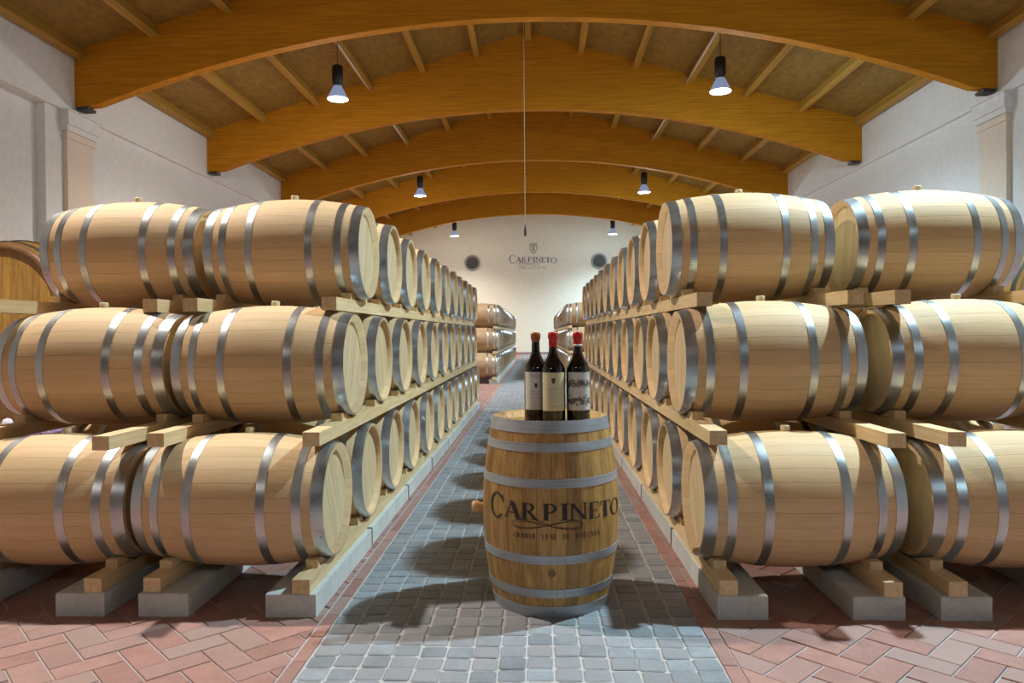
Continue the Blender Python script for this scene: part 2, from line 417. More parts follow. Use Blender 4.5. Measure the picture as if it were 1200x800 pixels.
# ------------------------------------------------------------------ roof: deck, purlins, arched beams
mb = MB(); b = 0
prof = [(WL-0.5, Z_EAVE-0.14), (CX, Z_RIDGE), (WR+0.5, Z_EAVE-0.14)]
for y in (Y0-.4, Y1+.4):
    mb.v += [(p[0], y, p[1]) for p in prof] + [(p[0], y, p[1]+0.12) for p in prof]
for i in range(2):
    mb.face([i, i+1, 6+i+1, 6+i]); mb.face([3+i, 9+i, 9+i+1, 3+i+1])
ceil = struct(link('ceiling', mb.mesh('ceiling', 'deck')))
pm = MB(); pm.box(-0.09, 0.09, 0, 1.0, -0.24, 0.0); pme = pm.mesh('purlin', 'purlin')
BT = 0.24
for bi in range(len(BEAM_Y)):
    ya = BEAM_Y[bi]+BT/2; yb = (BEAM_Y[bi+1]-BT/2) if bi+1 < len(BEAM_Y) else Y1
    for k in range(-6, 7):
        x = CX+1.6*k
        if k == -6: x = WL+0.1
        if k == 6: x = WR-0.1
        o = link('purlin', pme, ceil, (x, ya, roof_z(x)+0.01)); o.scale = (1, yb-ya, 1)
        if k: o.rotation_euler = (0, math.atan(0.2835)*(1 if k > 0 else -1), 0)
def beam_mesh():
    mb = MB(); pts = []; n = 40
    hw = 9.70; fl = 0.40
    for i in range(n+1):
        u = -hw+2*hw*i/n
        d = max(0.0, abs(u)); lim = hw-fl
        z = Z_BEAR if d >= lim else Z_ARCH-(Z_ARCH-Z_BEAR-0.02)*(d/lim)**2
        top = Z_RIDGE-(Z_RIDGE-Z_EAVE)/9.7*abs(u)
        pts.append((u, z, top))
    h = BT/2
    for u, z, t in pts: mb.v += [(u, -h, z), (u, -h, t), (u, h, t), (u, h, z)]
    for i in range(n):
        a = 4*i; c = a+4
        for p, q in ((0,1),(1,2),(2,3),(3,0)): mb.face([a+p, a+q, c+q, c+p][::-1])
    mb.face([0,1,2,3]); mb.face([4*n+3,4*n+2,4*n+1,4*n])
    return mb.mesh('arched_beam', 'glulam')
bme = beam_mesh()
pl = MB(); pl.box(-0.25, 0.0, -0.15, 0.15, -0.06, 0.0); plm = pl.mesh('bearing_plate', 'steel_dark')
vis = 0
for y in BEAM_Y:
    if y < 9: lab = 'orange laminated timber arch spanning the hall out of view behind the photographer'
    elif y < 15: lab = 'orange laminated timber arch overhead just out of view above the front barrels'
    else:
        lab = ['nearest orange laminated timber arch, crossing the top of the photo from wall to wall',
               'laminated timber arch next behind the nearest one, its crown at the front lamps',
               'third laminated timber arch counted from the nearest one',
               'fourth laminated timber arch counted from the nearest one',
               'farthest laminated timber arch, right in front of the cream end wall'][vis]; vis += 1
    o = link('arched_beam', bme, None, (CX, y, 0)); tag(o, lab, 'beam', 'laminated timber roof arches')
    for sgn in (-1, 1):
        p = link('bearing_plate', plm, o, (-9.4 if sgn < 0 else 9.65, 0, Z_BEAR))

# ------------------------------------------------------------------ round vents on the end wall
for i, (x, z) in enumerate(((-4.18, 5.93), (3.99, 5.95))):
    t = empty('wall_vent', (x, Y1, z), ('left' if i == 0 else 'right')+' round grey vent high on the cream end wall', 'vent', 'round vents on the end wall')
    mb = MB(); mb.lathe([(0.50, 0.0), (0.50, -0.10), (0.40, -0.10), (0.38, -0.02)], 36, 'y'); link('vent_ring', mb.mesh('vent_ring', 'grey_metal'), t)
    mb = MB(); mb.lathe([(0.0001, -0.02), (0.385, -0.02)], 36, 'y', sm=False)
    for k in range(-3, 4):
        hw = math.sqrt(0.37**2-(k*0.1)**2); mb.box(-hw, hw, -0.06, -0.03, k*0.1-0.02, k*0.1+0.02)
    link('vent_grille', mb.mesh('vent_grille', 'steel_dark'), t)
mb = MB(); mb.box(-0.34, -0.26, Y1-0.04, Y1, 4.40, 4.75)
tag(link('wall_socket', mb.mesh('wall_socket', 'plaster')), 'tiny pale fitting below the painted lettering on the end wall', 'fitting')

# ------------------------------------------------------------------ lettering glyphs (serif capitals from quads)
def stroke(p, q, w0, w1=None, n=1):
    w1 = w0 if w1 is None else w1
    return [(p[0]-w0/2, p[1]), (p[0]+w0/2, p[1]), (q[0]+w1/2, q[1]), (q[0]-w1/2, q[1])]
def rc(x0, x1, y0, y1): return [(x0, y0), (x1, y0), (x1, y1), (x0, y1)]
def stem(x, w_, y0=0, y1=1, s=0.07):
    return [rc(x-w_/2, x+w_/2, y0, y1), rc(x-w_/2-s, x+w_/2+s, y0, y0+0.045), rc(x-w_/2-s, x+w_/2+s, y1-0.045, y1)]
def ring(cx, cy, rx, ry, th, tv, a0, a1, n=18):
    out = []
    for i in range(n):
        t0 = a0+(a1-a0)*i/n; t1 = a0+(a1-a0)*(i+1)/n
        o = lambda t: (cx+rx*math.cos(t), cy+ry*math.sin(t)); q = lambda t: (cx+(rx-th)*math.cos(t), cy+(ry-tv)*math.sin(t))
        out.append([o(t0), o(t1), q(t1), q(t0)])
    return out
def path(pts, w_):
    out = []
    for i in range(len(pts)-1):
        a, b = Vector(pts[i]), Vector(pts[i+1]); d = (b-a)
        if d.length < 1e-6: continue
        n = Vector((-d.y, d.x)).normalized()*w_/2
        out.append([tuple(a-n), tuple(b-n), tuple(b+n), tuple(a+n)])
    return out
D2 = math.radians
GL = {
 'C': ring(0.5, 0.5, 0.5, 0.52, 0.17, 0.06, D2(42), D2(318), 22)+[rc(0.83, 0.90, 0.68, 0.92)],
 'G': ring(0.5, 0.5, 0.5, 0.52, 0.17, 0.06, D2(42), D2(300), 22)+[rc(0.80, 0.96, 0.05, 0.45), rc(0.65, 1.0, 0.42, 0.47), rc(0.83, 0.90, 0.7, 0.92)],
 'O': ring(0.5, 0.5, 0.5, 0.52, 0.16, 0.06, 0, 2*PI, 28),
 'A': [stroke((0.12, 0), (0.48, 1), 0.09), stroke((0.84, 0), (0.48, 1.02), 0.24), rc(0.22, 0.72, 0.30, 0.36), rc(0, 0.26, 0, 0.045), rc(0.66, 1.0, 0, 0.045)],
 'V': [stroke((0.12, 1), (0.48, 0), 0.18), stroke((0.84, 1), (0.48, 0), 0.06), rc(0, 0.3, 0.955, 1), rc(0.7, 1.0, 0.955, 1)],
 'R': stem(0.22, 0.24)+ring(0.36, 0.74, 0.42, 0.26, 0.17, 0.055, -PI/2, PI/2, 14)+[rc(0.22, 0.4, 0.945, 1.0), rc(0.22, 0.4, 0.48, 0.535), stroke((0.90, 0), (0.45, 0.5), 0.19), rc(0.8, 1.05, 0, 0.045)],
 'P': stem(0.24, 0.26)+ring(0.40, 0.71, 0.48, 0.29, 0.18, 0.06, -PI/2, PI/2, 14)+[rc(0.24, 0.42, 0.94, 1.0), rc(0.24, 0.42, 0.42, 0.48)],
 'D': stem(0.22, 0.18)+ring(0.34, 0.5, 0.62, 0.5, 0.18, 0.055, -PI/2, PI/2, 16)+[rc(0.22, 0.36, 0.945, 1.0), rc(0.22, 0.36, 0, 0.055)],
 'I': stem(0.5, 0.46, s=0.26),
 'N': stem(0.14, 0.10, s=0.08)+[rc(0.81, 0.91, 0, 1), rc(0.74, 1.0, 0.955, 1), stroke((0.84, 0), (0.14, 1), 0.20)],
 'E': stem(0.24, 0.27)+[rc(0.24, 0.92, 0, 0.055), rc(0.24, 0.88, 0.945, 1.0), rc(0.24, 0.72, 0.47, 0.525), rc(0.86, 0.93, 0, 0.25), rc(0.82, 0.88, 0.78, 1), rc(0.68, 0.73, 0.38, 0.62)],
 'T': stem(0.5, 0.28, s=0.09)+[rc(0.02, 0.98, 0.945, 1.0), rc(0.02, 0.08, 0.75, 1), rc(0.92, 0.98, 0.75, 1)],
 'S': path([(0.86, 0.86), (0.66, 0.96), (0.38, 0.96), (0.2, 0.82), (0.22, 0.66), (0.45, 0.54), (0.68, 0.44), (0.82, 0.28), (0.74, 0.1), (0.5, 0.03), (0.28, 0.05), (0.12, 0.18)], 0.13),
}
def emit(mb, quads, x0, x1, z0, z1, mapf, nx=3):
    """place unit-box quads in a u,z rectangle then map to 3D, subdividing each quad"""
    for q in quads:
        q = [(x0+p[0]*(x1-x0), z0+p[1]*(z1-z0)) for p in q]
        a = sum(q[i][0]*q[(i+1)%4][1]-q[(i+1)%4][0]*q[i][1] for i in range(4))
        if a < 0: q = q[::-1]
        b = len(mb.v)
        for j in range(nx+1):
            for i in range(nx+1):
                s, t = i/nx, j/nx
                u = (q[0][0]*(1-s)+q[1][0]*s)*(1-t)+(q[3][0]*(1-s)+q[2][0]*s)*t
                v = (q[0][1]*(1-s)+q[1][1]*s)*(1-t)+(q[3][1]*(1-s)+q[2][1]*s)*t
                mb.v.append(mapf(u, v))
        for j in range(nx):
            for i in range(nx):
                k = b+j*(nx+1)+i; mb.face([k, k+1, k+nx+2, k+nx+1])
WORDSPOT = (('C',-57.3,-40.6,-0.012,0.106),('A',-40.0,-24.8,0,0.077),('R',-24.0,-11.0,0,0.077),('P',-7.0,5.2,0,0.077),('I',6.8,13.2,0,0.077),
            ('N',14.3,28.8,-0.002,0.075),('E',30.5,41.3,-0.006,0.071),('T',42.1,55.0,-0.010,0.067),('O',56.2,72.9,-0.016,0.062))
def swash():
    pts = [(-17, 0.008), (-10, -0.004), (-4, -0.016)]
    for i in range(1, 31):
        t = i/30*2*PI
        pts.append((-3.8+28.7*math.sin(t), -0.024-0.021*math.sin(2*t)))
    pts2 = []
    for i in range(0, 31):
        t = i/30*2*PI
        pts2.append((-3.8+27*math.sin(t), -0.024+0.014*math.sin(2*t)))
    return pts, pts2
SUB = 'GRANDI VINI DI TOSCANA'
def lettering(parent, mat, mapf, deg, zb, kz=1.0):
    def part(nm, mb, stuff=False):
        o = link(nm, mb.mesh(nm, mat), parent)
        if stuff: o['kind'] = 'stuff'
    for ch, a0, a1, d0, d1 in WORDSPOT:
        a0, a1 = a0-0.4, a1+0.5
        mb = MB(); emit(mb, GL[ch], a0*deg, a1*deg, zb+d0*kz, zb+d1*kz, mapf); part('letter', mb)
    for pp, wd in zip(swash(), (0.0030, 0.0022)):
        mb = MB(); pts = [(p[0]*0.00606, p[1]) for p in pp]
        q = [[(p[0]/0.00606*deg, zb+p[1]*kz) for p in s_] for s_ in path(pts, wd)]
        emit(mb, q, 0, 1, 0, 1, mapf, 1); part('flourish', mb)
    n = len(SUB); a0, a1 = -31.4, 41.8; st = (a1-a0)/n; mb = MB()
    for i, ch in enumerate(SUB):
        if ch == ' ': continue
        wd = st*(0.86 if ch != 'I' else 0.5)
        emit(mb, GL[ch], (a0+i*st)*deg, (a0+i*st+wd)*deg, zb-0.088*kz, zb-0.064*kz, mapf, 2)
    part('small_lettering', mb, True)

# painted name on the end wall
K = 3.05/130.0
wl = empty('wall_lettering', (-0.43, Y1-0.012, 5.80), 'x', 'lettering')
lettering(wl, 'wall_print', lambda u, v: (u, 0, v-5.80), K, 5.93, 4.6)
tag(wl, 'dark winery name with flourish and small line painted on the cream end wall', 'lettering')
mb = MB()
y = Y1-0.012
sh = [(-0.24,7.05),(0.24,7.05),(0.26,6.8),(0.16,6.58),(0,6.45),(-0.16,6.58),(-0.26,6.8)]
for i in range(len(sh)):
    a, c = sh[i], sh[(i+1) % len(sh)]
    b = len(mb.v); k = 0.72; cy = 6.82
    mb.v += [(a[0]-.22, y, a[1]), (c[0]-.22, y, c[1]), (c[0]*k-.22, y, cy+(c[1]-cy)*k), (a[0]*k-.22, y, cy+(a[1]-cy)*k)]; mb.face([b, b+3, b+2, b+1])
for dx in (-0.2, -0.1, 0, 0.1, 0.2):
    b = len(mb.v); mb.v += [(dx-.28, y, 7.07), (dx-.16, y, 7.07), (dx-.22, y, 7.22)]; mb.face([b, b+1, b+2])
mb.box(-0.30, -0.14, y-0.001, y, 6.66, 6.98)
tag(link('wall_crest', mb.mesh('wall_crest', 'crest_grey')), 'small grey crowned shield painted above the lettering on the end wall', 'crest')

# ------------------------------------------------------------------ barrels
L, RB, RH = 0.95, 0.343, 0.286
TH = 0.0022
def prof(x): return RB-(RB-RH)*(abs(x)/(L/2))**1.9
NST = 30
REC, RIN = 0.035, 0.256
def body_profile(n=14):
    p = [(RIN-0.012, -L/2+REC+0.02), (RIN-0.002, -L/2+REC), (RIN+0.006, -L/2+0.004), (RH-0.004, -L/2)]
    p += [(prof(-L/2+L*i/n), -L/2+L*i/n) for i in range(n+1)]
    p += [(RH-0.004, L/2), (RIN+0.006, L/2-0.004), (RIN-0.002, L/2-REC), (RIN-0.012, L/2-REC-0.02)]
    return p
def stave_mesh(mat, gap=0.09):
    """one stave as a curved board lying along x, its outer face at the top of the barrel"""
    me = bpy.data.meshes.new('stave'); v = []; f = []; nrm = []; n = 10
    h = PI/NST-D2(gap); angs = (-h, 0, h)
    P = [(RIN-0.002, -L/2+REC), (RIN+0.006, -L/2+0.003), (RH-0.004, -L/2)]+[(prof(-L/2+L*i/n), -L/2+L*i/n) for i in range(n+1)]+[(RH-0.004, L/2), (RIN+0.006, L/2-0.003), (RIN-0.002, L/2-REC)]
    def slope(i):
        a = P[max(0, i-1)]; b = P[min(len(P)-1, i+1)]; return Vector((-(b[0]-a[0]), 0, (b[1]-a[1])))
    for i, (r, x) in enumerate(P):
        for a in angs:
            v.append((x, r*math.sin(a), r*math.cos(a)))
            if 3 <= i <= 3+n:
                s = slope(min(max(i, 4), 2+n)).normalized(); nrm.append((s.x, s.z*math.sin(a), s.z*math.cos(a)))
            else: nrm.append((-1, 0, 0) if x < 0 else (1, 0, 0))
    for i in range(len(P)-1):
        for j in range(2): k = 3*i+j; f.append((k, k+1, k+4, k+3))
    b0 = len(v)
    for sgn, a in ((-1, angs[0]), (1, angs[2])):       # side faces, a little deep
        st = len(v)
        for i in range(3, 4+n):
            r, x = P[i]
            for rr in (r, r-0.012): v.append((x, rr*math.sin(a), rr*math.cos(a))); nrm.append((0, sgn, 0))
        for i in range(n):
            k = st+2*i; f.append((k, k+2, k+3, k+1) if sgn > 0 else (k, k+1, k+3, k+2))
    # fix orientation of outer quads so normals look outward
    f = [q if idx >= 2*(len(P)-1) else (q[0], q[3], q[2], q[1]) for idx, q in enumerate(f)]
    me.from_pydata(v, [], f); me.polygons.foreach_set('use_smooth', [True]*len(f)); me.materials.append(M[mat])
    me.normals_split_custom_set_from_vertices(nrm); me.update()
    return me
def hoop_mesh(x0, x1, mat, rivets=True, seg=56):
    mb = MB(); n = 2
    out = [(prof(x0)-0.002, x0)]+[(prof(x0+(x1-x0)*i/n)+TH, x0+(x1-x0)*i/n) for i in range(n+1)]+[(prof(x1)-0.002, x1)]
    if x0 <= -L/2+1e-6: out[0] = (RH-0.003, x0)
    mb.lathe(out[1:-1], seg, 'x'); mb.lathe(out[:2], seg, 'x'); mb.lathe(out[-2:], seg, 'x')
    if rivets:
        xm = (x0+x1)/2; r = prof(xm)+TH
        for a in (2.2, 2.32):
            for dx in ((-0.009, 0.009)):
                y, z = r*math.cos(a), r*math.sin(a); n_ = Vector((0, math.cos(a), math.sin(a)))
                p = Vector((xm+dx, y, z)); mb.tube(p-n_*0.002, p+n_*0.0025, 0.004, 6)
    return mb.mesh('hoop', mat)
def head_mesh(mat, x, seg=8):
    """head made of upright boards with fine joints; faces -x"""
    mb = MB(); r = RIN-0.0015; nb = 8; wd = 2*r/nb
    for k in range(nb):
        y0 = -r+k*wd+0.0006; y1 = -r+(k+1)*wd-0.0006
        ys = [y0+(y1-y0)*i/4 for i in range(5)]
        top = [(yy, math.sqrt(max(0, r*r-yy*yy))) for yy in ys]
        poly = top+[(a, -b_) for a, b_ in top[::-1]]
        poly = [p for i, p in enumerate(poly) if i == 0 or (abs(p[0]-poly[i-1][0])+abs(p[1]-poly[i-1][1])) > 1e-5]
        b = len(mb.v); dz = 0.0004*(k % 2); t = rnd(.01, 1)
        mb.v += [(x+dz, p[0], p[1]) for p in poly]+[(x+0.008, p[0], p[1]) for p in poly]
        n = len(poly); mb.face([b+i for i in range(n)], 0, False, t)
        for i in range(n): j = (i+1) % n; mb.face([b+i, b+n+i, b+n+j, b+j], 0, False, t)
    # backing so no light passes the joints
    mb.lathe([(0.001, x+0.008), (r, x+0.008)], 32, 'x', sm=False)
    return mb.mesh('barrel_head', mat)
CH, QH, BH = (-L/2, -L/2+0.058), (-L/2+0.104, -L/2+0.146), (-L/2+0.272, -L/2+0.314)
def kit(bodymat, headmat, hoopmat, bungmat):
    k = {}
    k['hoops'] = [hoop_mesh(*CH, hoopmat), hoop_mesh(*QH, hoopmat), hoop_mesh(*BH, hoopmat)]
    k['head'] = head_mesh(headmat, -L/2+REC)
    mb = MB(); mb.lathe([(0.021, -0.006), (0.024, 0.010), (0.024, 0.026), (0.020, 0.030), (0.001, 0.030)], 16, 'z'); k['bung'] = mb.mesh('bung', bungmat)
    return k
K_new = kit('oak', 'oak_head', 'hoop_steel', 'bung')
STAVE = stave_mesh('oak'); STAVE_OLD = stave_mesh('oak_old', 0.13)
mb = MB(); mb.lathe(body_profile(12), 48, 'x', mi=0)
BODY = mb.mesh('barrel_body', 'oak_round')
def add_parts(root, K, stave=None, loc=(0, 0, RB), rot0=None, bung_r=0.0, bung=True):
    """parts of a barrel whose axis runs along local x through loc"""
    base = Matrix.Translation(loc) @ (rot0 if rot0 else Matrix.Identity(4))
    def put(nm, me, mtx):
        o = bpy.data.objects.new(nm, me); sc.collection.objects.link(o); o.parent = root; o.matrix_local = base @ mtx; return o
    if stave:
        for i in range(NST): put('stave', stave, Matrix.Rotation(2*PI*i/NST, 4, 'X'))
    else: put('barrel_body', BODY, Matrix.Rotation(rnd(0, 6.28), 4, 'X'))
    for flip in (0, PI):
        R = Matrix.Rotation(flip, 4, 'Z'); spin = Matrix.Rotation(rnd(0, 6.28), 4, 'X')
        put('barrel_head', K['head'], R @ Matrix.Rotation(rnd(-0.5, 0.5), 4, 'X'))
        for hm in K['hoops']: put('hoop', hm, R @ spin)
    if bung: put('bung', K['bung'], Matrix.Rotation(bung_r, 4, 'X') @ Matrix.Translation((0, 0, RB-0.002)))

PITCH_Y = 0.81
TIER_Y = [3.786, 4.190, 4.627]; TIER_Z = [0.484, 1.167, 1.857]; TIER_N = [12, 11, 11]
COLX = {-1: [[-1.051-L/2, -1.051-L/2, -1.067-L/2], [-2.040-L/2, -2.045-L/2, -2.075-L/2]],
        1: [[0.791+L/2, 0.788+L/2, 0.797+L/2], [1.862+L/2, 1.865+L/2, 1.880+L/2]]}
TN = ['bottom', 'middle', 'top']; SN = {-1: 'left', 1: 'right'}
def radius_at(side, tier, colm, x): return prof(x-COLX[side][colm][tier])
for side in (-1, 1):
    for tier in range(3):
        for colm in range(2):
            n = TIER_N[tier] if colm == 0 else 3
            for k in range(n):
                x = COLX[side][colm][tier]+(rnd(-.008, .008) if k else 0); y = TIER_Y[tier]+PITCH_Y*k+(rnd(-.008, .008) if k else 0); z = TIER_Z[tier]
                where = 'beside the aisle' if colm == 0 else 'in the outer column'
                if k == 0: lab = f'pale oak barrel at very front of the {TN[tier]} tier, {SN[side]} stack, {where}'
                else: lab = f'pale oak barrel, {ORD[k]} from front, {TN[tier]} tier of {SN[side]} stack {where}'
                g = f'oak barrels on the {TN[tier]} tier of the {SN[side]} stack'
                t = empty('wine_barrel', (x, y, z-RB), lab, 'barrel', g)
                add_parts(t, K_new, STAVE if k == 0 else None, bung_r=rnd(-.08, .08))
# far stacks: single-mesh barrels
mb = MB(); mb.lathe(body_profile(8), 24, 'x', mi=0)
for sx in (-1, 1):
    mb.lathe([(0.001, sx*(L/2-REC)), (RIN, sx*(L/2-REC))], 24, 'x', mi=1, sm=False)
    for a, b_ in (CH, QH, BH):
        pr = [(prof(a)-.002, a), (prof(a)+TH, a), (prof(b_)+TH, b_), (prof(b_)-.002, b_)]
        mb.lathe([(r, sx*h) for r, h in pr], 24, 'x', mi=2)
mb.v = [(p[0], p[1], p[2]+RB) for p in mb.v]
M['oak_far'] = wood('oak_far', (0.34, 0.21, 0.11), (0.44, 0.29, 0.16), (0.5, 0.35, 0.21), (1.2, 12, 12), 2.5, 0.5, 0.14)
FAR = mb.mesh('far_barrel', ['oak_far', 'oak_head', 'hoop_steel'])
FAR_Y0 = 19.75
for side in (-1, 1):
    for tier in range(3):
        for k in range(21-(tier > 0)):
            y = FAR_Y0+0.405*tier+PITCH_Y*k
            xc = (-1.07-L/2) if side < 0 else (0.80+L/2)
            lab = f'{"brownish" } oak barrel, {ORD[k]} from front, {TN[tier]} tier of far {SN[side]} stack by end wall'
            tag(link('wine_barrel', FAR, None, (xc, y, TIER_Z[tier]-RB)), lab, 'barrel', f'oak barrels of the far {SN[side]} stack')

# ------------------------------------------------------------------ timbers and wedges
TIMX = {-1: [[-1.171, -1.899, -2.182, -2.93], [-1.155, -1.925, -2.140, -2.94], [-1.208, -1.985, -2.245, -3.04]],
        1: [[0.836, 1.579, 1.875, 2.65], [0.822, 1.61, 1.900, 2.66], [0.862, 1.640, 1.900, 2.68]]}
TIMZ = [(0.112, 0.181), (0.793, 0.861), (1.476, 1.551)]
TIMY = {-1: [[3.40, 3.42, 3.41, 3.40], [3.53, 3.52, 3.42, 3.45], [4.05, 4.02, 4.08, 3.90]],
        1: [[3.41, 3.39, 3.40, 3.42], [3.53, 3.42, 3.45, 3.48], [3.98, 3.92, 3.95, 4.0]]}
YEND = 12.95
CNAME = ['along the aisle', 'under the inner ends of the aisle column', 'under the inner ends of the outer column', 'under the outer column by the wall side']
for side in (-1, 1):
    for tier in range(3):
        for c in range(4):
            x0 = TIMX[side][tier][c]; z0, z1 = TIMZ[tier]; ys = TIMY[side][tier][c]
            colm = c//2
            yend = YEND if colm == 0 else TIER_Y[tier]+PITCH_Y*2+0.35
            cuts = [ys, yend]
            if c == 0: cuts = [ys, 4.62 if (side > 0 and tier == 1) else ys+3.1+rnd(0, .6), ys+6.6+rnd(0, .5), yend]
            for i in range(len(cuts)-1):
                a, b_ = cuts[i], cuts[i+1]-(0.006 if i < len(cuts)-2 else 0)
                jx = 0 if i == 0 else rnd(-.006, .006)
                mb = MB(); mb.prism(rect(0.084, b_-a), 0.0, z1-z0-(0.0 if i == 0 else rnd(0, .002)), inset=0.0)
                lab = f'{"long " if c else ""}square pine beam {CNAME[c]}, {TN[tier]} tier, {SN[side]} stack'
                if c == 0: lab = f'{["front","middle","rear"][i]} length of pale pine beam along the aisle, {TN[tier]} tier, {SN[side]} stack'
                o = link('timber_bearer', mb.mesh('timber_bearer', 'pine'), None, (x0+0.042+jx, (a+b_)/2, z0)); tag(o, lab, 'beam', f'pine bearers of the {SN[side]} stack')
            # chock wedges
            nb = (TIER_N[tier] if c == 0 else 1)
            for k in range(nb):
                yc = TIER_Y[tier]+PITCH_Y*k
                for d in (-1, 1):
                    if d > 0 and (c > 0 or k > 5): continue
                    xm = x0+0.042; r = radius_at(side, tier, colm, xm)+TH
                    h = 0.042; drop = TIER_Z[tier]-(z1+h)
                    dy = math.sqrt(max(0.001, r*r-drop*drop))+0.006
                    mb = MB(); w_, l_ = 0.03, 0.05
                    r2 = [(-w_, 0), (w_, 0), (w_, l_), (-w_, l_)]
                    b0 = len(mb.v)
                    drop0 = TIER_Z[tier]-(z1+0.004); dy0 = math.sqrt(max(0.0, r*r-drop0*drop0))+0.006
                    yy0 = -(dy-dy0)
                    mb.v += [(-w_, yy0, 0.0), (w_, yy0, 0.0), (w_, l_, 0.0), (-w_, l_, 0.0), (-w_, 0, h), (w_, 0, h), (w_, l_, h), (-w_, l_, h)]
                    for q in ((0,3,2,1),(4,5,6,7),(0,1,5,4),(1,2,6,5),(2,3,7,6),(3,0,4,7)): mb.face(q)
                    o = link('wedge', mb.mesh('wedge', 'pine'), None, (xm, yc+d*dy, z1), (0, 0, 0 if d > 0 else PI))
                    cn = ['aisle side', 'inner end', 'inner end', 'outer end'][c]
                    if c == 0: lab = f'small wedge {"before" if d < 0 else "behind"} {ORD[k]} barrel from front, aisle side, {TN[tier]} tier, {SN[side]} stack'
                    else: lab = f'small wedge at {cn} of front {"aisle" if colm == 0 else "outer"} column barrel, {TN[tier]} tier, {SN[side]} stack'
                    tag(o, lab, 'wedge', f'wooden wedges of the {SN[side]} stack')
# far stack bearers
for side in (-1, 1):
    for tier in range(3):
        for c in range(2):
            xc = (-1.07 if side < 0 else 0.80)+side*(0.10 if c == 0 else 0.85)
            z0, z1 = TIMZ[tier]
            mb = MB(); mb.prism(rect(0.084, 17.2), 0, z1-z0)
            o = link('timber_bearer', mb.mesh('timber_bearer', 'pine'), None, (xc, FAR_Y0-0.45+8.6+0.3*tier, z0))
            tag(o, f'distant pine beam {"beside the aisle" if c == 0 else "at the back"}, {TN[tier]} tier, far {SN[side]} stack', 'beam', f'pine bearers of the far stacks')

# ------------------------------------------------------------------ concrete kerbs the stacks stand on
BLX = {-1: [(-1.299, -1.058), (-1.913, -1.671), (-2.316, -2.079), (-2.97, -2.735)], 1: [(0.824, 1.056), (1.443, 1.679), (1.84, 2.07), (2.52, 2.75)]}
for side in (-1, 1):
    for c in range(4):
        x0, x1 = BLX[side][c]; y = 3.40; i = 0; first = True
        end = 13.1 if c < 2 else 6.4
        while y < end-0.3:
            l_ = 1.16 if first else 1.27
            y1 = min(y+l_, end)
            mb = MB(); mb.prism(rect(x1-x0, y1-y), 0, 0.112, inset=0.004, drop=0.004)
            jj = 0.0 if first else rnd(-.004, .004)
            o = link('concrete_kerb', mb.mesh('concrete_kerb', 'concrete'), None, ((x0+x1)/2+jj, (y+y1)/2, 0))
            rown = ['aisle row', 'second row from the aisle', 'third row from the aisle', 'outermost row'][c]
            tag(o, f'grey concrete kerb block, {ORD[i]} from front, {rown}, under {SN[side]} stack', 'kerb', f'concrete kerb blocks under the {SN[side]} stack')
            y = y1+0.045; i += 1; first = False
    for c in range(2):
        xc = (-1.07 if side < 0 else 0.80)+side*(0.12 if c == 0 else 0.85)
        mb = MB(); mb.prism(rect(0.235, 17.2), 0, 0.112)
        tag(link('concrete_kerb', mb.mesh('concrete_kerb', 'concrete'), None, (xc, 28.0, 0)), f'distant concrete kerb {"beside the aisle" if c == 0 else "at the back"} under the far {SN[side]} stack', 'kerb', 'concrete kerbs under the far stacks')

# ------------------------------------------------------------------ upright barrel with the name on it
K_old = kit('oak_old', 'oak_old', 'hoop_worn', 'bung_wood')
BX, BY = 0.058, 3.70
t = empty('display_barrel', (BX, BY, 0), 'weathered brown oak barrel standing upright in the aisle with black lettering', 'barrel')
HS = 0.925/L
add_parts(t, K_old, STAVE_OLD, loc=(0, 0, 0.4625), rot0=Matrix.Diagonal((1, 1, HS, 1)) @ Matrix.Rotation(PI/2, 4, 'Y'), bung=False)
mb = MB(); mb.lathe([(0.020, -0.01), (0.022, 0.02), (0.030, 0.028), (0.030, 0.05), (0.024, 0.058), (0.001, 0.058)], 16, 'z')
o = link('bung', mb.mesh('bung', 'bung_wood'), t); o.matrix_local = Matrix.Translation((-RB+0.004, -0.02, 0.462)) @ Matrix.Rotation(-PI/2, 4, 'Y')
def barrel_map(u, v):
    a = math.radians(u); r = prof(v/HS-L/2)+0.0022
    return (r*math.sin(a), -r*math.cos(a), v)
lettering(t, 'print', barrel_map, 1.0, 0.473)
mb = MB()
emit(mb, ring(0.5, 0.5, 0.5, 0.5, 0.5, 0.5, 0, 2*PI, 12), -3.2, 3.2, 0.205, 0.240, barrel_map, 1)
o = link('knot', mb.mesh('knot', 'cask_rim'), t)

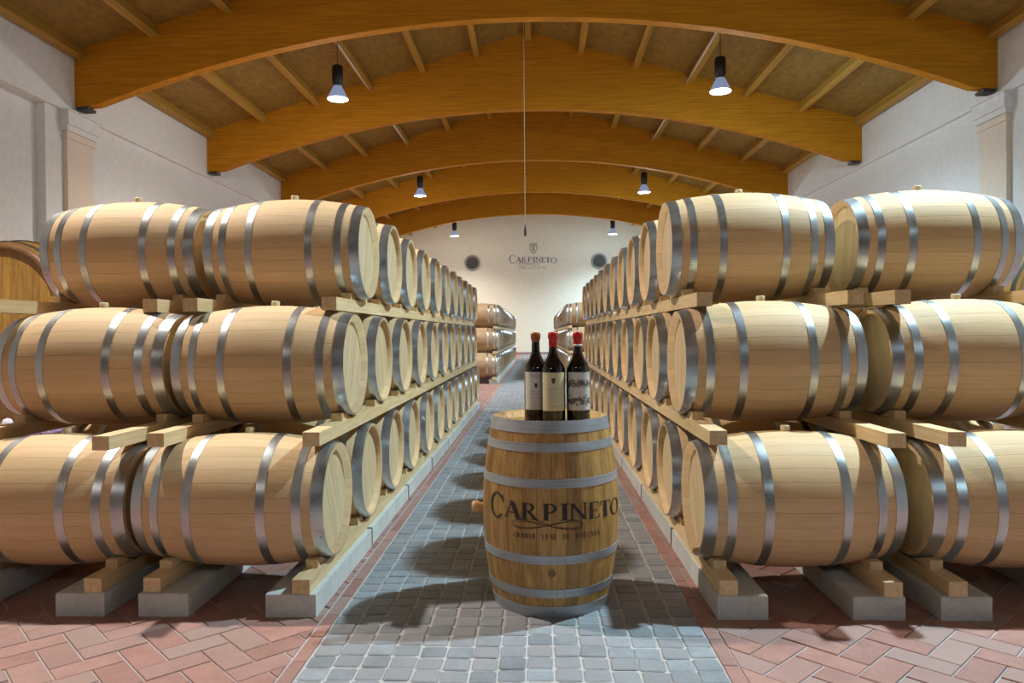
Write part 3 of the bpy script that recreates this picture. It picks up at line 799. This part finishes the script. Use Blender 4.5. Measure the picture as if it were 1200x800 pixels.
# ------------------------------------------------------------------ bottles on the barrel
ZT = (L-REC)*0.925/L+0.001
def bottle(x, y, label, cap, paper, cap_len, caprgb, collar=False, rot=0.0):
    t = empty('wine_bottle', (x, y, ZT), label, 'bottle', 'wine bottles on the upright barrel', (0, 0, rot))
    R = 0.058
    mb = MB()
    prf = [(0.001, 0.0), (R-0.006, 0.0), (R, 0.008), (R, 0.245), (R-0.002, 0.262), (R-0.010, 0.282), (R-0.024, 0.303), (0.026, 0.322), (0.0205, 0.34), (0.0195, 0.37), (0.0185, 0.42)]
    prf = [(r, h*1.051) for r, h in prf]
    mb.lathe(prf, 40, 'z'); link('bottle_body', mb.mesh('bottle_body', 'glass_dark'), t)
    mb = MB(); H = 0.450
    mb.lathe([(0.0205, H-cap_len), (0.0210, H-0.035), (0.0245, H-0.032), (0.0245, H-0.010), (0.0225, H-0.004), (0.018, H), (0.001, H)], 28, 'z')
    link('capsule', mb.mesh('capsule', cap), t)
    if collar:
        mb = MB(); mb.lathe([(0.0207, H-cap_len-0.010), (0.0214, H-cap_len-0.009), (0.0214, H-cap_len), (0.0207, H-cap_len)], 28, 'z'); link('collar', mb.mesh('collar', 'paper_white'), t)
    mb = MB(); a = D2(62); mb.lathe([(R+0.0006, 0.073), (R+0.0006, 0.256)], 24, 'z', a0=-PI/2-a, a1=-PI/2+a)
    lb = link('front_label', mb.mesh('front_label', paper), t)
    def mp(u, v): a = u; r = R+0.0012; return (r*math.sin(a), -r*math.cos(a), v+0.030)
    return t, lb, mp
# back left, middle front, right
def shield(x0, x1, z0, z1):
    return [rc(0.0, 1.0, 0.45, 1.0), [(0.0, 0.45), (1.0, 0.45), (0.55, 0.0), (0.45, 0.0)]]
t, lb, mp = bottle(-0.010, 3.60, 'dark wine bottle with orange-brown capsule and white label, leftmost on the barrel', 'wax_brown', 'paper_white', 0.048, None, rot=0.0)
mb = MB(); emit(mb, shield(0,1,0,1), -0.12, 0.12, 0.148, 0.172, mp, 2); link('crest', mb.mesh('crest', 'ink'), lb)
mb = MB()
for ch, a in zip('CARPINETO', range(9)): emit(mb, GL[ch], -0.62+a*0.138, -0.62+a*0.138+0.11, 0.198, 0.216, mp, 1)
for z, h in ((0.130, .5), (0.118, .35), (0.100, .45), (0.062, .3)): emit(mb, [rc(0, 1, 0, 1)], -h, h, z, z+0.002, mp, 4)
link('label_print', mb.mesh('label_print', 'ink_soft'), lb)['kind'] = 'stuff'
t, lb, mp = bottle(0.074, 3.535, 'dark wine bottle with red wax capsule and cream label, middle of the three', 'wax_red', 'paper_cream', 0.072, None)
mb = MB(); emit(mb, shield(0,1,0,1), -0.16, 0.16, 0.170, 0.200, mp, 2); link('crest', mb.mesh('crest', 'ink'), lb)
mb = MB()
for ch, a in zip('CARPINETO', range(9)): emit(mb, GL[ch], -0.52+a*0.115, -0.52+a*0.115+0.09, 0.140, 0.152, mp, 1)
for z, h in ((0.128, .6), (0.112, .45), (0.100, .55), (0.086, .35), (0.062, .5)): emit(mb, [rc(0, 1, 0, 1)], -h, h, z, z+0.0025, mp, 4)
link('label_print', mb.mesh('label_print', 'ink_soft'), lb)['kind'] = 'stuff'
t, lb, mp = bottle(0.195, 3.56, 'dark wine bottle with red wax capsule and white label of brown sketches, rightmost', 'wax_red', 'label_art', 0.060, None, collar=True, rot=0.12)
mb = MB()
for z, h in ((0.129, .8),): emit(mb, [rc(0, 1, 0, 1)], -h, h, z, z+0.004, mp, 5)
link('label_print', mb.mesh('label_print', 'paper_white'), lb)['kind'] = 'stuff'

# ------------------------------------------------------------------ pendant lamps
def pendant(x, y, side, lab):
    t = empty('pendant_lamp', (x, y, LAMP_Z), lab, 'lamp', 'high bay lamps under the roof')
    mb = MB(); mb.lathe([(0.001, 0.82), (0.11, 0.82), (0.135, 0.78), (0.135, 0.42), (0.10, 0.36), (0.10, 0.30), (0.001, 0.30)], 24, 'z')
    link('lamp_housing', mb.mesh('lamp_housing', 'black'), t)
    mb = MB(); mb.lathe([(0.09, 0.34), (0.15, 0.22), (0.21, 0.10), (0.25, 0.0)], 28, 'z')
    link('reflector', mb.mesh('reflector', 'reflector'), t)
    mb = MB(); mb.lathe([(0.001, 0.015), (0.245, 0.015)], 28, 'z', sm=False); link('lens', mb.mesh('lens', 'lens'), t)
    zr = roof_z(x)-0.02
    mb = MB(); mb.tube((0, 0, 0.80), (0, 0, zr-LAMP_Z-0.2), 0.012, 6); link('cord', mb.mesh('cord', 'black'), t)
    for lo in lamp_light(x, y, side): lo.parent = t; lo.location = (0, 0, -0.05)
names = {17.8: 'front pair', 30.4: 'middle pair', 43.0: 'far pair'}
for y in LAMP_Y:
    for side, x in ((-1, LAMP_XL), (1, LAMP_XR)):
        nm = names.get(y)
        if nm: lab = f'{SN[side]} black pendant lamp with glowing white disc, {nm} of hanging lamps'
        elif y > 0: lab = f'{SN[side]} black pendant lamp hanging above the front barrels, out of frame'
        else: lab = f'{SN[side]} black pendant lamp behind the photographer'
        pendant(x, y, side, lab)
# pale conduits under the purlins between beams, feeding the lamps
for (x, side) in ((-4.93, -1), (4.42, 1)):
    for i, (ya, yb) in enumerate(((17.9, 21.6), (24.2, 27.9))):
        z = roof_z(x)-0.30
        mb = MB(); mb.tube((0, ya, 0), (0, yb, 0), 0.028, 8); mb.tube((0, ya, 0), (0, ya, 0.2), 0.02, 6)
        mb.box(-.05, .05, ya-.08, ya+.04, -.03, .06); mb.tube((0, yb, 0), (0, yb, 0.2), 0.02, 6)
        tag(link('conduit', mb.mesh('conduit', 'white_tube'), None, (x, 0, z)), f'thin pale conduit under the roof, {"front" if i == 0 else "rear"} one on the {SN[side]}', 'pipe', 'pale conduits under the roof')
# thin cable hanging in the middle of the hall
t = empty('hanging_cable', (-0.285, 18.2, 3.75), 'thin pale cable with a hook end hanging down the middle of the hall', 'cable')
mb = MB(); mb.tube((0, 0, 0.25), (0, 0, roof_z(-0.285)-3.75-0.05), 0.009, 6); link('cable', mb.mesh('cable', 'white_tube'), t)
mb = MB(); mb.lathe([(0.001, 0.0), (0.03, 0.03), (0.035, 0.12), (0.02, 0.24), (0.012, 0.3), (0.001, 0.3)], 12, 'z'); link('plug', mb.mesh('plug', 'steel_dark'), t)

# ------------------------------------------------------------------ large casks standing behind the stacks
def cask(x, y, zc, r, lab):
    t = empty('large_cask', (x, y, 0), lab, 'cask')
    mb = MB(); ln = 2.0
    mb.lathe([(r, 0.0), (r+0.08, 0.5), (r+0.12, ln/2), (r+0.08, ln-0.5), (r, ln), (r-0.09, ln), (r-0.09, ln-0.08)], 64, 'y', c=(0, 0, zc))
    link('cask_body', mb.mesh('cask_body', 'cask_wood'), t)
    mb = MB(); mb.lathe([(r-0.09, 0.08), (r-0.085, -0.004), (r+0.004, -0.004), (r+0.012, 0.06)], 64, 'y', c=(0, 0, zc)); link('cask_rim', mb.mesh('cask_rim', 'cask_rim'), t)
    nb = 14; wd = 2*(r-.088)/nb; rr = r-0.088
    for k in range(nb):
        a, c = -rr+k*wd+.001, -rr+(k+1)*wd-.001
        mb = MB(); ys = [a+(c-a)*i/3 for i in range(4)]
        top = [(q, math.sqrt(max(0, rr*rr-q*q))) for q in ys]
        poly = top[::-1]+[(p, -s) for p, s in top]
        poly = [p for i, p in enumerate(poly) if i == 0 or abs(p[0]-poly[i-1][0])+abs(p[1]-poly[i-1][1]) > 1e-5]
        n = len(poly); mb.v += [(p[0], 0.075+0.002*(k % 2), zc+p[1]) for p in poly]+[(p[0], 0.11, zc+p[1]) for p in poly]
        mb.face(range(n)); 
        for i in range(n): j = (i+1) % n; mb.face([i, n+i, n+j, j])
        link('head_board', mb.mesh('head_board', 'cask_wood'), t)
    mb = MB(); mb.lathe([(0.001, ln-.08), (r-.088, ln-.08)], 32, 'y', c=(0, 0, zc), sm=False); link('rear_head', mb.mesh('rear_head', 'cask_wood'), t)
    for yy in (0.16, 0.42, ln-0.42, ln-0.16):
        rb = r+0.08*min(1, (yy if yy < 1 else ln-yy)/0.5)
        mb = MB(); mb.lathe([(rb-.005, yy-.035), (rb+.012, yy-.035), (rb+.014, yy+.035), (rb-.005, yy+.035)], 48, 'y', c=(0, 0, zc)); link('hoop', mb.mesh('hoop', 'steel_dark'), t)
    for yy in (0.3, ln-0.5):
        hh = zc-math.sqrt((r+.07)**2-0.55**2)
        mb = MB(); mb.v = [(-.62, yy, 0), (.62, yy, 0), (.62, yy, hh+.02), (.3, yy, zc-r-.08), (-.3, yy, zc-r-.08), (-.62, yy, hh+.02)]
        mb.v += [(p[0], yy+.2, p[2]) for p in mb.v]; mb.face([0,1,2,3,4,5]); mb.face([11,10,9,8,7,6])
        for i in range(6): j = (i+1) % 6; mb.face([i, 6+i, 6+j, j])
        link('cradle', mb.mesh('cradle', 'cask_rim'), t)
cask(-6.96, 9.2, 1.79, 0.785, 'big brown wooden cask at the left edge, behind the outer barrels')
cask(7.02, 9.6, 1.69, 0.80, 'big brown wooden cask at the right edge, behind the outer barrels')
t = empty('blue_tank', (7.45, 13.2, 0), 'light blue plastic tank just showing past the outer barrel at the right edge', 'tank')
mb = MB(); mb.prism(rect(2.3, 1.0), 0.12, 2.82, inset=0.05, drop=0.05); link('tank_body', mb.mesh('tank_body', 'blue_plastic'), t)
mb = MB(); mb.box(-1.19, 1.19, -.55, .55, 2.82, 2.89); link('lid', mb.mesh('lid', 'cask_rim'), t)
mb = MB()
for dx in (-0.95, -.1, 0.75): mb.box(dx, dx+.2, -.5, .5, 0, 0.12)
link('skid', mb.mesh('skid', 'pine'), t)
t = empty('wrapped_case', (-4.42, 6.1, 0), 'pallet with white and purple wrapped bottles at the left edge, between two tiers', 'pallet')
mb = MB(); mb.box(-.4, .4, -.3, .3, .08, .11)
for dx in (-.4, -.05, .3): mb.box(dx, dx+.1, -.3, .3, 0, .08)
link('pallet', mb.mesh('pallet', 'pine'), t)
mb = MB(); mb.prism(rect(.72, .52), .11, .56, inset=.02, drop=.02); link('wrapped_bundle', mb.mesh('wrapped_bundle', 'wrap_purple'), t)
for i in range(5):
    mb = MB(); mb.lathe([(.04, 0), (.045, .06), (.03, .1), (.001, .11)], 12, 'z'); link('bottle_cap', mb.mesh('bottle_cap', 'wrap'), t, (-.28+.14*i, -.18+.03*(i % 2), .56))
